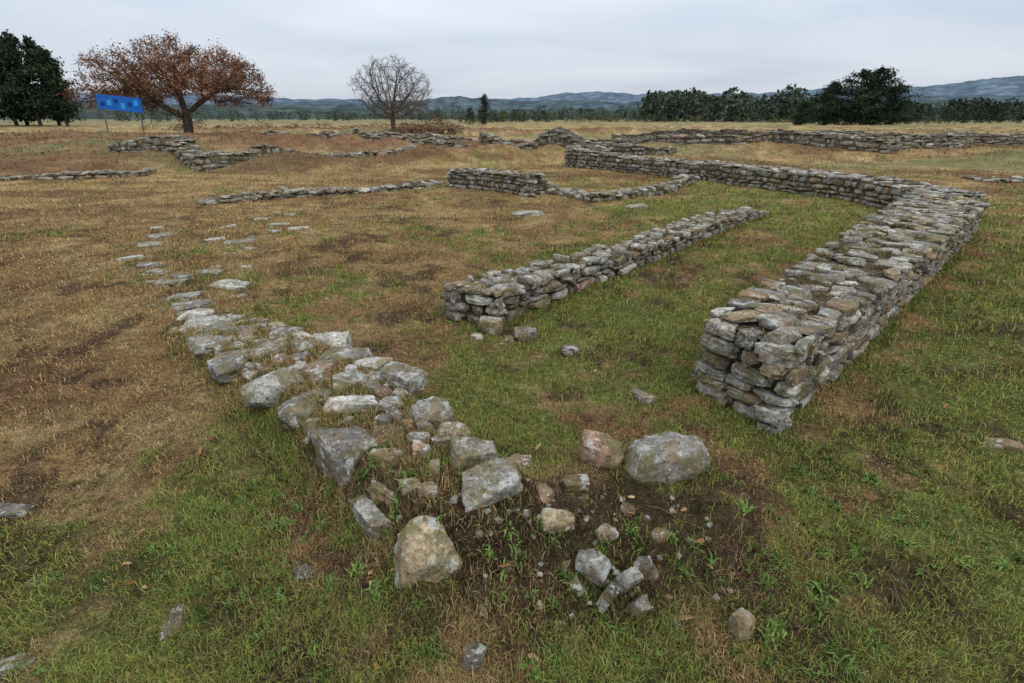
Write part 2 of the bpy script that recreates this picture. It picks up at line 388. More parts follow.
hero=[(-.31,1.41,.09,.175,.15,.18,.35,.22,.1,'t',5),(-.09,1.63,.26,.16,.10,.07,.45,.08,-.1,'g',4),(-.18,1.84,.255,.12,.09,.075,.3,0,.05,'g',4),
(-.79,1.93,.19,.14,.145,.13,.7,.1,0,'g',5),(-.89,2.28,.24,.19,.08,.06,.15,0,0,'p',4),(-.60,1.66,.06,.155,.10,.10,-.8,.1,.1,'g',4),
(-.44,2.20,.25,.13,.105,.075,.5,0,.05,'g',5),(-.68,2.60,.25,.15,.10,.07,-.3,0,.1,'g',4),(-1.16,2.36,.18,.17,.13,.085,.75,.05,0,'g',5),(-1.47,2.60,.17,.20,.14,.085,.7,0,.04,'p',4),
(-1.93,3.02,.13,.19,.14,.075,.8,0,0,'g',4),(-2.27,3.38,.10,.17,.13,.065,.5,0,0,'g',4),(-2.68,3.90,.05,.20,.13,.05,.3,0,0,'p',4),(-1.13,2.95,.20,.19,.10,.06,.2,0,.05,'g',4),
(-.93,2.84,.20,.12,.08,.05,-.2,0,0,'p',4),(-1.47,3.16,.18,.15,.10,.06,.3,0,0,'g',5),(-1.42,3.42,.11,.17,.10,.055,.1,.1,0,'p',4),(-2.14,3.60,.12,.13,.10,.05,.9,0,0,'g',4),
(-1.75,3.42,.15,.15,.12,.065,.4,0,0,'d',5),(-.98,2.56,.23,.13,.10,.06,.6,0,0,'g',4),(-1.25,2.75,.21,.12,.10,.06,1.1,0,.05,'b',5),(-1.72,3.10,.18,.14,.09,.06,.9,0,0,'p',4),(-2.45,3.72,.09,.14,.11,.05,.7,0,0,'g',4),
(-.62,2.00,.23,.10,.09,.06,.2,0,0,'b',5),(-2.45,3.52,.07,.14,.10,.06,.7,0,0,'g',4),(-2.95,4.22,.02,.17,.11,.04,.4,0,0,'p',4),(-3.15,4.5,.01,.2,.12,.035,.5,0,0,'g',4),
(-.68,2.28,.24,.09,.07,.055,.9,0,0,'g',4),(-.30,2.04,.24,.09,.07,.055,.1,0,0,'t',5),
(.18,1.50,.19,.08,.055,.045,.3,.1,.2,'t',4),(.05,1.47,.2,.035,.03,.045,0,0,0,'p',4),
(.31,1.34,.12,.07,.05,.05,-.3,.2,.2,'g',4),(.43,1.29,.09,.035,.03,.10,.3,.35,.3,'g',4),(.53,1.34,.09,.04,.03,.085,-.2,.2,-.4,'d',4),(.83,1.16,.03,.05,.04,.05,.5,0,.1,'t',4),
(-.13,1.06,.01,.045,.055,.05,.1,0,0,'d',4),(-.43,1.86,.27,.055,.045,.04,0,.1,0,'k',4),(-.53,2.06,.28,.03,.027,.025,0,0,0,'o',4),
(.12,1.62,.21,.06,.05,.035,.8,0,0,'b',4),(.29,1.74,.17,.07,.05,.04,.1,0,0,'b',4),(.04,1.96,.12,.06,.05,.03,0,0,0,'b',4),
(.2,1.36,.1,.045,.035,.04,1,0,0,'b',4),(.62,1.5,.1,.045,.035,.035,.4,0,0,'b',4),(.38,1.47,.15,.045,.035,.03,.4,0,0,'t',4),(.5,1.6,.14,.04,.035,.03,.9,0,0,'b',4),(-.45,1.48,.0,.11,.07,.07,-.7,.1,0,'d',4),
(.36,1.25,.06,.045,.025,.06,.9,.3,.3,'d',4),(.47,1.22,.04,.035,.03,.06,.2,.3,.1,'g',4),(.24,1.28,.07,.05,.035,.04,-.6,0,0,'d',4)]
for q in hero: B.add(q[:3],q[3:6],q[6],q[7],q[8],q[9],q[10])
occ=[(q[0],q[1],max(q[3],q[4])) for q in hero];cnt=0
for k in range(2500):
    if cnt>=44: break
    u=random.random()**.9;x,y,a=at(AC,u);o=random.uniform(-.22,.27)
    x+=-math.sin(a)*o;y+=math.cos(a)*o;sz=random.uniform(.045,.10)
    if any(math.hypot(x-b_[0],y-b_[1])<(sz+b_[2])*.72 for b_ in occ): continue
    occ.append((x,y,sz));cnt+=1
    B.add((x,y,Tz(x,y)-.010),(sz,sz*random.uniform(.65,.9),random.uniform(.035,.06)),a+random.gauss(0,.5),random.gauss(0,.1),random.gauss(0,.1),random.choices('gpdbtk',[36,18,14,22,8,2])[0],4)
for k in range(45):
    u=random.random();x,y,a=at(AC,u);o=random.uniform(-.3,.33);x+=-math.sin(a)*o;y+=math.cos(a)*o;sz=random.uniform(.01,.028)
    B.add((x,y,Tz(x,y)),(sz,sz*.75,sz*.5),random.uniform(0,6),random.gauss(0,.2),random.gauss(0,.2),None,3)
for k in range(80):
    x=random.uniform(-.15,.85);y=random.uniform(1.15,1.7);sz=random.uniform(.006,.018)
    B.add((x,y,Tz(x,y)+sz*.1),(sz,sz*.8,sz*.6),random.uniform(0,6),random.gauss(0,.3),random.gauss(0,.3),random.choice('bbgdt'),2)
B.build('ruined_stone_wall')
b=Batch();b.add((.76,1.92,.165),(.225,.13,.125),.15,.05,-.08,'g',5);b.build('granite_boulder')
b=Batch();b.add((.44,1.97,.18),(.12,.095,.085),-.2,0,.1,'k',5);b.build('granite_boulder.001')
b=Batch();b.add((1.62,2.74,.575),(.15,.10,.035),.7,0,.04,'g',4);b.build('coping_slab')
B=Batch()
loose=[(-2.4,1.76,-.01,.10,.05,.03),(2.83,2.28,-.005,.12,.05,.03),(-1.26,1.2,-.015,.035,.07,.03),(.85,2.75,.005,.05,.1,.03),(.46,3.42,.03,.08,.06,.05),
(.11,3.74,.03,.11,.08,.07),(-.19,3.88,.04,.12,.08,.08),(-1.7,1.04,-.015,.07,.04,.03),(-.02,3.72,.0,.05,.05,.03),(-.3,3.75,.0,.07,.05,.03),(-1.92,1.36,-.015,.06,.03,.025),(-.85,1.4,-.01,.06,.04,.03)]
for q in loose: B.add((q[0],q[1],Tz(q[0],q[1])+q[2]),q[3:6],random.uniform(-.4,.4),random.gauss(0,.08),random.gauss(0,.08),'b' if q[0]>2 else ('d' if q[0]<-.5 else None),4)
for k in range(26):
    x=random.uniform(-7,7);y=random.uniform(3,12);sz=random.uniform(.015,.035)
    B.add((x,y,Tz(x,y)-.005),(sz,sz*.7,sz*.4),random.uniform(0,6),0,0,None,2)
B.add((.3,9.5,.03),(.32,.2,.05),.1,0,0,'p',3);B.add((2.6,10.3,.03),(.3,.12,.04),.5,0,0,'p',3)
B.build('loose_stones')
B=Batch()
flat=[(-3.42,4.80),(-3.94,5.26),(-3.67,5.69),(-4.61,6.0),(-3.9,5.5),(-5.34,7.07),(-5.11,6.34),(-4.56,7.39),(-4.08,7.2),(-4.06,8.54),(-4.29,9.5),(-3.16,5.19),(-5.6,7.7),(-6.05,8.3),(-3.87,7.9),(-4.3,5.7),(-4.9,8.4),(-3.6,8.2),(-4.7,9.2)]
for x,y in flat: 
    s_=random.uniform(.13,.24)*(1.0 if y<7.5 else .85);B.add((x,y,Tz(x,y)-.004),(s_,s_*random.uniform(.5,.7),.035),random.uniform(-.4,.9),random.gauss(0,.04),random.gauss(0,.04),random.choice('pgg'),4 if y<7 else 3)
for k in range(34):
    x,y=random.choice(flat);x+=random.gauss(0,.3);y+=random.gauss(0,.35);s_=random.uniform(.03,.08)
    B.add((x,y,Tz(x,y)-.004),(s_,s_*.7,.02),random.uniform(0,3),0,0,None,3)
B.build('stone_footings')

# ---------------------------------------------------------------- grass
def blades(name,x,y,length,width,col,mat,lean=1.0,z=None):
    n=len(x);z=lookup(x,y,Zg) if z is None else z
    a=rng.uniform(0,2*np.pi,n);d=np.stack([np.cos(a),np.sin(a)],1)
    le=np.abs(rng.normal(.55,.35,n))*lean;le=np.clip(le,0,1.45)
    w=np.stack([-d[:,1],d[:,0]],1)
    tx=x+d[:,0]*np.sin(le)*length;ty=y+d[:,1]*np.sin(le)*length;tz=z+np.cos(le)*length
    mx=x+d[:,0]*np.sin(le*.6)*length*.55;my=y+d[:,1]*np.sin(le*.6)*length*.55;mz=z+np.cos(le*.6)*length*.55
    hw=width/2
    V=np.stack([np.stack([x-w[:,0]*hw,y-w[:,1]*hw,z-.004],1),np.stack([x+w[:,0]*hw,y+w[:,1]*hw,z-.004],1),
                np.stack([mx+w[:,0]*hw*.8,my+w[:,1]*hw*.8,mz],1),np.stack([mx-w[:,0]*hw*.8,my-w[:,1]*hw*.8,mz],1),
                np.stack([tx,ty,tz],1)],1).reshape(-1,3)
    b=np.arange(n)[:,None]*5
    F=np.concatenate([b+np.array([[0,1,2]]),b+np.array([[0,2,3]]),b+np.array([[3,2,4]])],0)
    return mk(name,V,F,np.repeat(col,5,0),mat,False)
N=150000
r=np.exp(rng.uniform(np.log(.75),np.log(24),N));a=np.radians(rng.uniform(-60,60,N))
x=r*np.sin(a);y=r*np.cos(a)
x=np.repeat(x,3);y=np.repeat(y,3);r=np.repeat(r,3);x=x+rng.normal(0,.006,len(x))*r;y=y+rng.normal(0,.006,len(x))*r
sm=lookup(x,y,Sg);tu=fbm(x/.16,y/.16,71,4)
keep=(rng.random(len(x))>sm*.85)&(rng.random(len(x))<ss(.22,.62,tu)*1.1+.06)&(y>.5)
x,y,r=x[keep],y[keep],r[keep];n=len(x)
gf=lookup(x,y,Gg)
isg=rng.random(n)<ss(-.10,.36,gf)*.76
c=lookup(x,y,Cg)
gcl=np.array([.145,.175,.040])*rng.uniform(.35,1.8,(n,1));gcl[:,0]*=rng.uniform(.75,1.45,n)
dcl=np.where(rng.random((n,1))<.42,STRAW*1.25,DRY*.95)*rng.uniform(.4,1.6,(n,1))
c=np.where(isg[:,None],gcl,.45*c+.55*dcl)
ln=rng.uniform(.010,.038,n)*(1+.5*isg)*(.5+1.1*fbm(x/.3,y/.3,77,2))*np.clip((r/4)**.45,.9,2.0)
blades('grass',x,y,ln,.0017*np.clip(r/1.5,1,9),c,M_GRASS,1.6)
N=70000
r=np.exp(rng.uniform(np.log(14),np.log(95),N));a=np.radians(rng.uniform(-58,58,N));x=r*np.sin(a);y=r*np.cos(a)
hz=fbm(x/2.2,y/1.6,81,3);bk=np.zeros(N)
for p,q,w,h in BANKS:
    d,_=segdist(x,y,p,q);bk=np.maximum(bk,1-ss(.2*w,1.1*w,d))
k=rng.random(N)<ss(.45,.7,hz)*.7+bk*.6;x,y,r,bk=x[k],y[k],r[k],bk[k];n=len(x)
c=lookup(x,y,Cg)*rng.uniform(.45,1.4,(n,1))
blades('rough_grass',x,y,rng.uniform(.05,.16,n)*np.clip(r/25,.8,1.6),.014*r/14,c,M_GRASS,1.2)
pts=[]
def along(P,w,n_):
    for _ in range(n_):
        q=at(P,random.random());pts.append((q[0]+random.gauss(0,w),q[1]+random.gauss(0,w)))
along(CR,.05,7000);along([(1.54,2.30),(1.2,2.84),(7.5,9.4)],.05,5000);along(BR,.04,4000);along([(-.7,4.2),(4.5,9.8)],.04,1500)
along(AC,.2,15000);along([(-.35,1.3),(-.9,1.8),(-1.75,2.68),(-2.9,3.85)],.05,8000);along([(-.3,1.1),(.4,1.0),(1.0,1.3)],.15,5000);along([(-3.0,4.3),(-3.9,5.5),(-4.9,7.0),(-4.3,9.0)],.45,3500)
for gx,gy,gr,gn in ((-.95,1.33,.10,500),(-1.15,1.55,.08,350),(-.6,1.15,.08,300),(1.3,1.5,.10,300),(1.9,1.7,.15,500),(-1.6,1.75,.15,500),(.95,2.1,.10,350),(2.4,2.6,.2,500)):
    for _ in range(gn): pts.append((random.gauss(gx,gr),random.gauss(gy,gr)))
pts=np.array(pts);x,y=pts[:,0],pts[:,1];n=len(x);isg=rng.random(n)<np.clip(.20+ss(-.05,.4,lookup(x,y,Gg))*(1-ridgemask(x,y)*.5),0,.8)
c=np.where(isg[:,None],np.array([.125,.16,.037])*rng.uniform(.5,1.6,(n,1)),np.where(rng.random((n,1))<.5,STRAW,DRY)*rng.uniform(.4,1.3,(n,1)))
rr_=np.hypot(x,y);blades('grass_tufts',x,y,rng.uniform(.02,.065,n),.0022*np.clip(rr_/1.8,1,4),c,M_GRASS,1.3)
px=[];py=[];pz=[]
for (Lp,Rp,hf,cnt) in ((CL,CR,hC,190),(BL,BR,hB,90)):
    for _ in range(cnt):
        u=random.random()*.97+.01;t=random.uniform(.08,.92);a_=at(Lp,u);b_=at(Rp,u);x0=a_[0]*(1-t)+b_[0]*t;y0=a_[1]*(1-t)+b_[1]*t;z0=Tz(x0,y0)+hf(u)-.015;rad=random.uniform(.02,.06)
        for _ in range(random.randint(20,70)): px.append(x0+random.gauss(0,rad));py.append(y0+random.gauss(0,rad));pz.append(z0+random.uniform(0,.02))
px,py,pz=map(np.array,(px,py,pz));n=len(px)
blades('wall_top_moss',px,py,rng.uniform(.012,.035,n),.004*np.clip(np.hypot(px,py)/4,1,3),np.where(rng.random((n,1))<.5,np.array([.10,.105,.025]),DRY*.8)*rng.uniform(.5,1.4,(n,1)),M_GRASS,1.4,pz)
wx=[];wy=[];wl=[];wc=[]
for _ in range(280):
    k=random.random()
    if k<.5: cx,cy=random.gauss(-.9,.40),random.uniform(1.0,1.9)
    elif k<.8: cx,cy=random.uniform(-.4,1.3),random.uniform(1.0,1.5)
    else: cx,cy=random.uniform(.9,2.2),random.uniform(1.3,2.2)
    m=random.randint(8,24);sc=random.uniform(.5,1.3);t_=random.uniform(.6,1.5)
    wx+=[cx+random.gauss(0,.012*sc) for _ in range(m)];wy+=[cy+random.gauss(0,.012*sc) for _ in range(m)];wl+=[sc]*m;wc+=[t_]*m
wx=np.array(wx);wy=np.array(wy);wl=np.array(wl);n=len(wx)
blades('weeds',wx,wy,rng.uniform(.02,.055,n)*wl,rng.uniform(.005,.011,n)*wl,np.array([.078,.118,.030])*rng.uniform(.7,1.4,(n,1))*np.array(wc)[:,None],M_GRASS,1.9)
V=[];F=[];Cc=[]
for k in range(50):
    rad=math.exp(random.uniform(math.log(1.0),math.log(5)));an=math.radians(random.uniform(-50,50));x0,y0=rad*math.sin(an),rad*math.cos(an)
    s_=random.uniform(.014,.030);ya=random.uniform(0,6.28);t1,t2=random.gauss(0,.35),random.gauss(0,.35);z0=Tz(x0,y0)+.014
    prof=[(-1,.08),(-.6,.35),(-.4,.2),(-.1,.5),(.15,.3),(.45,.5),(.65,.28),(1,.05)]
    base=len(V)
    for px_,py_ in prof:
        for sg in (1,-1):
            u_,v_=px_*s_,sg*py_*s_
            V.append((x0+u_*math.cos(ya)-v_*math.sin(ya),y0+u_*math.sin(ya)+v_*math.cos(ya),z0+u_*math.sin(t1)+v_*math.sin(t2)+abs(v_)*.4))
    col=np.array(random.choice([(.24,.11,.05),(.28,.16,.08),(.16,.07,.035),(.36,.24,.13)]))*random.uniform(.8,1.2)
    Cc+= [col]*16
    for q in range(7): F.append((base+2*q,base+2*q+1,base+2*q+3,base+2*q+2))
mk('fallen_oak_leaves',np.array(V),np.array(F),np.array(Cc),M_LEAF)

# ---------------------------------------------------------------- trees
def colonize(att,start,step,infl,kill,iters=90,up=.05,seed=0):
    r=np.random.default_rng(seed);nodes=[np.array(p,float) for p in start];par=[-1]+list(range(len(start)-1))
    nd=np.full(len(att),1e9);ni=np.zeros(len(att),int);alive=np.ones(len(att),bool);new=list(range(len(nodes)))
    for it in range(iters):
        for k in new:
            d=np.linalg.norm(att-nodes[k],axis=1);m=d<nd;nd[m]=d[m];ni[m]=k
        alive&=nd>kill
        use=alive&(nd<infl)
        if not use.any(): break
        idx=np.unique(ni[use]);new=[]
        for k in idx:
            v=att[use&(ni==k)]-nodes[k];v/=np.linalg.norm(v,axis=1)[:,None]+1e-9
            s=v.sum(0)+r.normal(0,.3,3)*len(v)**.5;s[2]+=up;s/=np.linalg.norm(s)+1e-9
            nodes.append(nodes[k]+s*step);par.append(k);new.append(len(nodes)-1)
        if len(nodes)>7000: break
    return np.array(nodes),np.array(par)
def radii(par,tip,e=2.2,mx=None):
    n=len(par);w=np.zeros(n);ch=np.zeros(n,int)
    for i in range(n):
        if par[i]>=0: ch[par[i]]+=1
    for i in range(n-1,-1,-1):
        if ch[i]==0: w[i]=tip**e
        if par[i]>=0: w[par[i]]+=w[i]
    R=w**(1/e)
    if mx: R=tip+(R-tip)*(mx-tip)/(R.max()-tip)
    return R,ch
def tubes(name,P,Q,r0,r1,mat,parent,col,k=5):
    d=Q-P;d/=np.linalg.norm(d,axis=1)[:,None]+1e-9
    up=np.where(np.abs(d[:,2:3])>.9,np.array([[1.,0,0]]),np.array([[0,0,1.]]))
    u=np.cross(d,up);u/=np.linalg.norm(u,axis=1)[:,None];v=np.cross(d,u);V=[]
    for base,rad in ((P,r0),(Q,r1)):
        for a in range(k):
            t=2*math.pi*a/k;V.append(base+(u*math.cos(t)+v*math.sin(t))*rad[:,None])
    V=np.stack(V,1);n=len(P);V=V.reshape(-1,3);b=np.arange(n)[:,None]*2*k
    F=np.concatenate([b+np.array([[a,(a+1)%k,k+(a+1)%k,k+a]]) for a in range(k)],0)
    c=np.tile(np.array(col),(len(V),1))*rng.uniform(.85,1.15,(len(V),1))
    return mk(name,V,F,c,mat,True,parent)
P=[];Q=[]
for k in range(16):
    x0,y0=(random.uniform(.9,1.5),random.uniform(1.1,1.4)) if k<10 else (random.uniform(-.2,.9),random.uniform(1.05,1.6));a0=random.uniform(0,6.28);L_=random.uniform(.03,.05);h0=.01
    for s_ in range(random.randint(3,7)):
        a0+=random.gauss(0,.35);x1,y1=x0+math.cos(a0)*L_,y0+math.sin(a0)*L_;h1=max(.006,h0+random.gauss(.002,.008))
        P.append((x0,y0,Tz(x0,y0)+h0));Q.append((x1,y1,Tz(x1,y1)+h1));x0,y0,h0=x1,y1,h1
tubes('dry_bramble_stems',np.array(P),np.array(Q),np.full(len(P),.0022),np.full(len(P),.0018),M_BARK,None,(.14,.07,.05),4)
def quads(name,Cn,size,col,mat,parent,flat=0):
    n=len(Cn);a=rng.normal(size=(n,3));a[:,2]*=(1-flat);a/=np.linalg.norm(a,axis=1)[:,None];b=rng.normal(size=(n,3));b-=a*(a*b).sum(1)[:,None];b/=np.linalg.norm(b,axis=1)[:,None]
    s=(size*rng.uniform(.6,1.3,n))[:,None]
    V=np.stack([Cn-a*s,Cn+b*s*.55,Cn+a*s,Cn-b*s*.55],1).reshape(-1,3)
    F=(np.arange(n)[:,None]*4+np.arange(4)[None,:])
    return mk(name,V,F,np.repeat(col,4,0),mat,False,parent)
def broadleaf(name,base,attf,step,infl,kill,trunkr,start,bark,leaf=None,seed=0,twigs=0,twl=.5,tip=.012):
    e=empty(name,base);rs=np.random.default_rng(seed);att=attf(rs)
    nodes,par=colonize(att,start,step,infl,kill,seed=seed);R,ch=radii(par,tip,2.1,trunkr)
    i=np.where(par>=0)[0];P=nodes[par[i]];Q=nodes[i]
    r0=np.minimum(R[par[i]],R[i]*1.35)
    r0=np.where(par[i]<3,R[par[i]],r0)
    tubes('trunk_and_limbs',P,Q,r0,R[i],M_BARK,e,bark)
    if twigs:
        m=rs.integers(len(start),len(nodes),twigs);m=m[ch[m]<=1];Pn=nodes[m];dr=nodes[m]-nodes[par[m]];dr/=np.linalg.norm(dr,axis=1)[:,None]+1e-9
        dd=dr+rs.normal(0,.55,(len(m),3));dd[:,2]+=.15;dd/=np.linalg.norm(dd,axis=1)[:,None];ll=rs.uniform(.4,1.2,len(m))*twl
        Qn=Pn+dd*ll[:,None];t=np.full(len(m),tip*.75);tubes('twigs',Pn,Qn,t,t*.4,M_BARK,e,bark,3)
    if leaf: leaf(e,nodes,par,ch,rs)
    return e
ox,oy=-35.7,57.9;oz=Tz(ox,oy)-.3
lob=[(-8.3,1,5.6,3.4,3.2,1.9),(-5,-2,7.6,3.6,3.4,2.2),(-1.0,0,8.9,3.6,3.6,2.2),(3.2,1,8.0,3.6,3.4,2.1),(6.2,-1,6.4,2.7,3,2.2),(0,-3.5,6.6,4,2.8,2),(1,4,7,4,3,2.2),(-4,3.5,6.5,3.5,3,2),(-10.6,0,4.4,2.2,2.2,1.5),(4.5,0,4.8,3.2,3,1.3),(-5.5,-.5,4.4,3.4,3,1.4),(7.4,0,5,1.8,2,1.5)]
def oak_att(rs):
    o=[]
    for l in lob:
        p=rs.normal(size=(210,3));p/=np.linalg.norm(p,axis=1)[:,None];p*=rs.uniform(.15,1,(210,1))**.45
        o.append((p*np.array(l[3:])+np.array(l[:3]))*np.array([1,1,.88])+np.array([1.1,0,.1]))
    return np.concatenate(o)
def oak_leaf(e,nodes,par,ch,rs):
    m=np.where((ch<=1)&(nodes[:,2]>2.3))[0];k=rs.choice(m,36000);dn=fbm(nodes[k,0]/1.3,nodes[k,2]/1.1+nodes[k,1]/2,90,3)
    k=k[dn>.38];c=nodes[k]+rs.normal(0,.34,(len(k),3))
    tone=fbm(c[:,0]/1.2+c[:,1]/2,c[:,2]/1.0,91,3)
    col=np.array([.18,.08,.045])*(.35+1.5*tone[:,None])*rs.uniform(.6,1.4,(len(k),1));col[:,1]*=rs.uniform(.85,1.3,len(k))
    quads('leaves',c,.105,col,M_LEAF,e)
broadleaf('oak_tree',(ox,oy,oz),oak_att,.42,4.5,.75,.48,[(0,0,-.4),(.1,0,.5),(.22,0,1.1),(.3,.05,1.7),(.35,0,2.2),(.4,0,2.7)],(.06,.052,.045),oak_leaf,3,8000,.8,.02)
bx,by=-11.7,51.7;bz=Tz(bx,by)-.1
def bare_att(rs):
    p=rs.normal(size=(2300,3));p/=np.linalg.norm(p,axis=1)[:,None];p*=rs.uniform(.05,1,(2300,1))**.4
    q=p*np.array([3.9,3.6,3.0])+np.array([.3,0,4.3]);q[:,0]*=np.where(q[:,2]>5.8,.8,1)
    dn=fbm(q[:,0]/1.4,q[:,2]/1.4+q[:,1]/2,66,3);return q[(q[:,2]>1.7)&(dn>.36)]
def bare_leaf(e,nodes,par,ch,rs):
    m=np.where((ch<=1)&(nodes[:,2]<4.5)&(nodes[:,0]>-.5))[0];k=rs.choice(m,1300);quads('withered_leaves',nodes[k]+rs.normal(0,.25,(len(k),3)),.06,np.array([.2,.1,.06])*rs.uniform(.6,1.3,(len(k),1)),M_LEAF,e)
broadleaf('bare_tree',(bx,by,bz),bare_att,.24,3.,.36,.24,[(0,0,-.3),(0.03,0,.5),(.08,0,1.0),(.1,.0,1.4),(.12,0,1.9)],(.09,.07,.055),bare_leaf,5,8000,.5,.011)
def clumps(name,cs,n,size,colr,mat):
    e=empty(name);P=[];cc=[]
    for c in cs:
        p=rng.normal(size=(n,3));p/=np.linalg.norm(p,axis=1)[:,None];q=p*(rng.uniform(.3,1,(n,1))**.5)
        lump=.75+.5*fbm(p[:,0]*2.2+c[0],p[:,2]*2.2+c[1],int(abs(c[0]*7))%90,2);q*=lump[:,None]
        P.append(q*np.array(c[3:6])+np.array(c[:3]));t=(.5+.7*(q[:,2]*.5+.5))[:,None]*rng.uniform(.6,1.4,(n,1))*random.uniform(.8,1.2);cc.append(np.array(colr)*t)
    quads('foliage',np.concatenate(P),size,np.concatenate(cc),mat,e)
    return e
clumps('bracken_shrub',[(-14+k*.8+random.uniform(-.4,.4),62+random.uniform(-2,2),Tz(-12,62)+random.uniform(.2,.9),1.3,1.2,random.uniform(.5,1.2)) for k in range(10)]+[(-8.6,58,Tz(-8,58)+1.1,1.2,1.2,1.3)],420,.09,(.12,.075,.05),M_LEAF)
clumps('bracken_shrub.001',[(-58+k*1.9+random.uniform(-.6,.6),86+random.uniform(-3,3),Tz(-48,86)+random.uniform(0,.5),1.9,1.4,random.uniform(.5,1.3)) for k in range(24)],300,.11,(.11,.07,.045),M_LEAF)
def conifer(name,x,y,h,w,n=5500,col=(.026,.038,.022),low=.18,seed=1,broad=1.):
    z=Tz(x,y);r=np.random.default_rng(seed);P=[];Cc=[];tr=[((x,y,z-.5),(x,y,z+h*.93),h*.022,h*.004)]
    nb=46
    for k in range(nb):
        t=low+(1-low)*(k/nb);rad=w/2*(1-t)**(.55/broad)*(1 if t>low+.08 else .7)*r.uniform(.5,1.25)+.15;a=r.uniform(0,6.28)
        tipp=np.array([x+math.cos(a)*rad,y+math.sin(a)*rad,z+h*t+rad*r.uniform(-.05,.3)])
        b=np.array([x,y,z+h*t-rad*.1]);tr.append((tuple(b),tuple(tipp),h*.006,h*.002))
        m=int(n/nb);u=r.uniform(.25,1.05,(m,1));p=b*(1-u)+tipp*u+r.normal(0,1,(m,3))*np.array([rad*.17+.2,rad*.17+.2,h*.02+.1])
        P.append(p);Cc.append(np.array(col)*r.uniform(.5,1.6,(m,1))*r.uniform(.6,1.6))
    e=empty(name);quads('needles',np.concatenate(P),h*.016+.05,np.concatenate(Cc),M_LEAF,e)
    P0=np.array([t[0] for t in tr]);P1=np.array([t[1] for t in tr]);tubes('trunk_and_branches',P0,P1,np.array([t[2] for t in tr]),np.array([t[3] for t in tr]),M_BARK,e,(.05,.04,.035),5)
    return e
for k,(x,y,h,w) in enumerate([(-120,121,17.5,10),(-114,122,18.8,10),(-108.5,122,18.0,9),(-125,118,18.5,10),(-104,124,15.5,8),(-130,124,17,10),(-117,128,19,10),(-111,130,18,10)]): conifer('pine_tree',x,y,h,w,seed=k+2,low=.10,n=6000,broad=1.05)
for k,(x,y,h,w) in enumerate([(90,141,12.5,14),(95.5,143,13.2,14),(84,142,10,11),(101,142,9.5,11),(78,143,5.5,6)]): conifer('pine_tree',x,y,h,w,seed=k+20,low=.03,broad=1.3,n=7500)
conifer('spruce_tree',-7.8,150,7.6,5,seed=40,low=.05,n=2500);conifer('spruce_tree',-12,152,4.6,4,seed=41,low=.05,n=1500)

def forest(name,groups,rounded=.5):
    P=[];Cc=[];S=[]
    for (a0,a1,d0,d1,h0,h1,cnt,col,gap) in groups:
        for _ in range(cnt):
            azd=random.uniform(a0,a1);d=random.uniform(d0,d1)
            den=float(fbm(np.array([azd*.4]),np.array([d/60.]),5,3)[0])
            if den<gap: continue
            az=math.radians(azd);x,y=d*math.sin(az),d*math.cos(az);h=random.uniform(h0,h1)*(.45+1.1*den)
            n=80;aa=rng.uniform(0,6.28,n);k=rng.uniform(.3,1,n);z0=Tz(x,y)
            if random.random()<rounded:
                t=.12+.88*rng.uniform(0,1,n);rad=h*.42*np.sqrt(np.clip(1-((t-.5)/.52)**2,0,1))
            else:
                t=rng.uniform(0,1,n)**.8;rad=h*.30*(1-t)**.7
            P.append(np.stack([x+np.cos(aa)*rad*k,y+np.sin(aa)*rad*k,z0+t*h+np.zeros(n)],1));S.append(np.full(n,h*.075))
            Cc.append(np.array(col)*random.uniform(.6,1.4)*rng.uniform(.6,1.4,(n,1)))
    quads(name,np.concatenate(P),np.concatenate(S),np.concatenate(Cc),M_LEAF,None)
DK=(.038,.052,.036);MD=(.065,.082,.057);HZ=(.072,.092,.084);OL=(.10,.095,.05)  # HZ has distance haze mixed into the far tree colour
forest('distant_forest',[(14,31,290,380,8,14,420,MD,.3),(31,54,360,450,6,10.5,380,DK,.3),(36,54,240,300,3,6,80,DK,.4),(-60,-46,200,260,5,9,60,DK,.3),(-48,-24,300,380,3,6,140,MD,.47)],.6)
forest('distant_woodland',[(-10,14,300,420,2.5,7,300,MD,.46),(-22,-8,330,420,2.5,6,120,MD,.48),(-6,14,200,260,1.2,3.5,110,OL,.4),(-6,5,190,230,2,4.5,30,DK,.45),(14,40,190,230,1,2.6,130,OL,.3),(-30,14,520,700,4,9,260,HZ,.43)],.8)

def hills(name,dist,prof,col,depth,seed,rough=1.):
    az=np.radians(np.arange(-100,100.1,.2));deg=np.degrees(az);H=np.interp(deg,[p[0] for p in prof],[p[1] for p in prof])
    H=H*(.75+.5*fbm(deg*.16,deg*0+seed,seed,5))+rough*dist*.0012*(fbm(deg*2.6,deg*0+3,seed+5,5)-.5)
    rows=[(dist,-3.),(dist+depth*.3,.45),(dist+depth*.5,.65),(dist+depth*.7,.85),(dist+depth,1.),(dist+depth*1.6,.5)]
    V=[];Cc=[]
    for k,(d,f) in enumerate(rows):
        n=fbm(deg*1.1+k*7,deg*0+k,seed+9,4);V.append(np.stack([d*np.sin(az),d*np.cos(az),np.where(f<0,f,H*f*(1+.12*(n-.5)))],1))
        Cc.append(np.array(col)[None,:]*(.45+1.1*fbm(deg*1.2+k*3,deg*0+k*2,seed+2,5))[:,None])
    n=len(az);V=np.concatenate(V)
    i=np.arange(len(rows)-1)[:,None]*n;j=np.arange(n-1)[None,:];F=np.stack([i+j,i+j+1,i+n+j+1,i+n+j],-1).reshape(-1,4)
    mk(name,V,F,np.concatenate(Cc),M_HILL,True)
def hh(px,dist): return px/587*dist
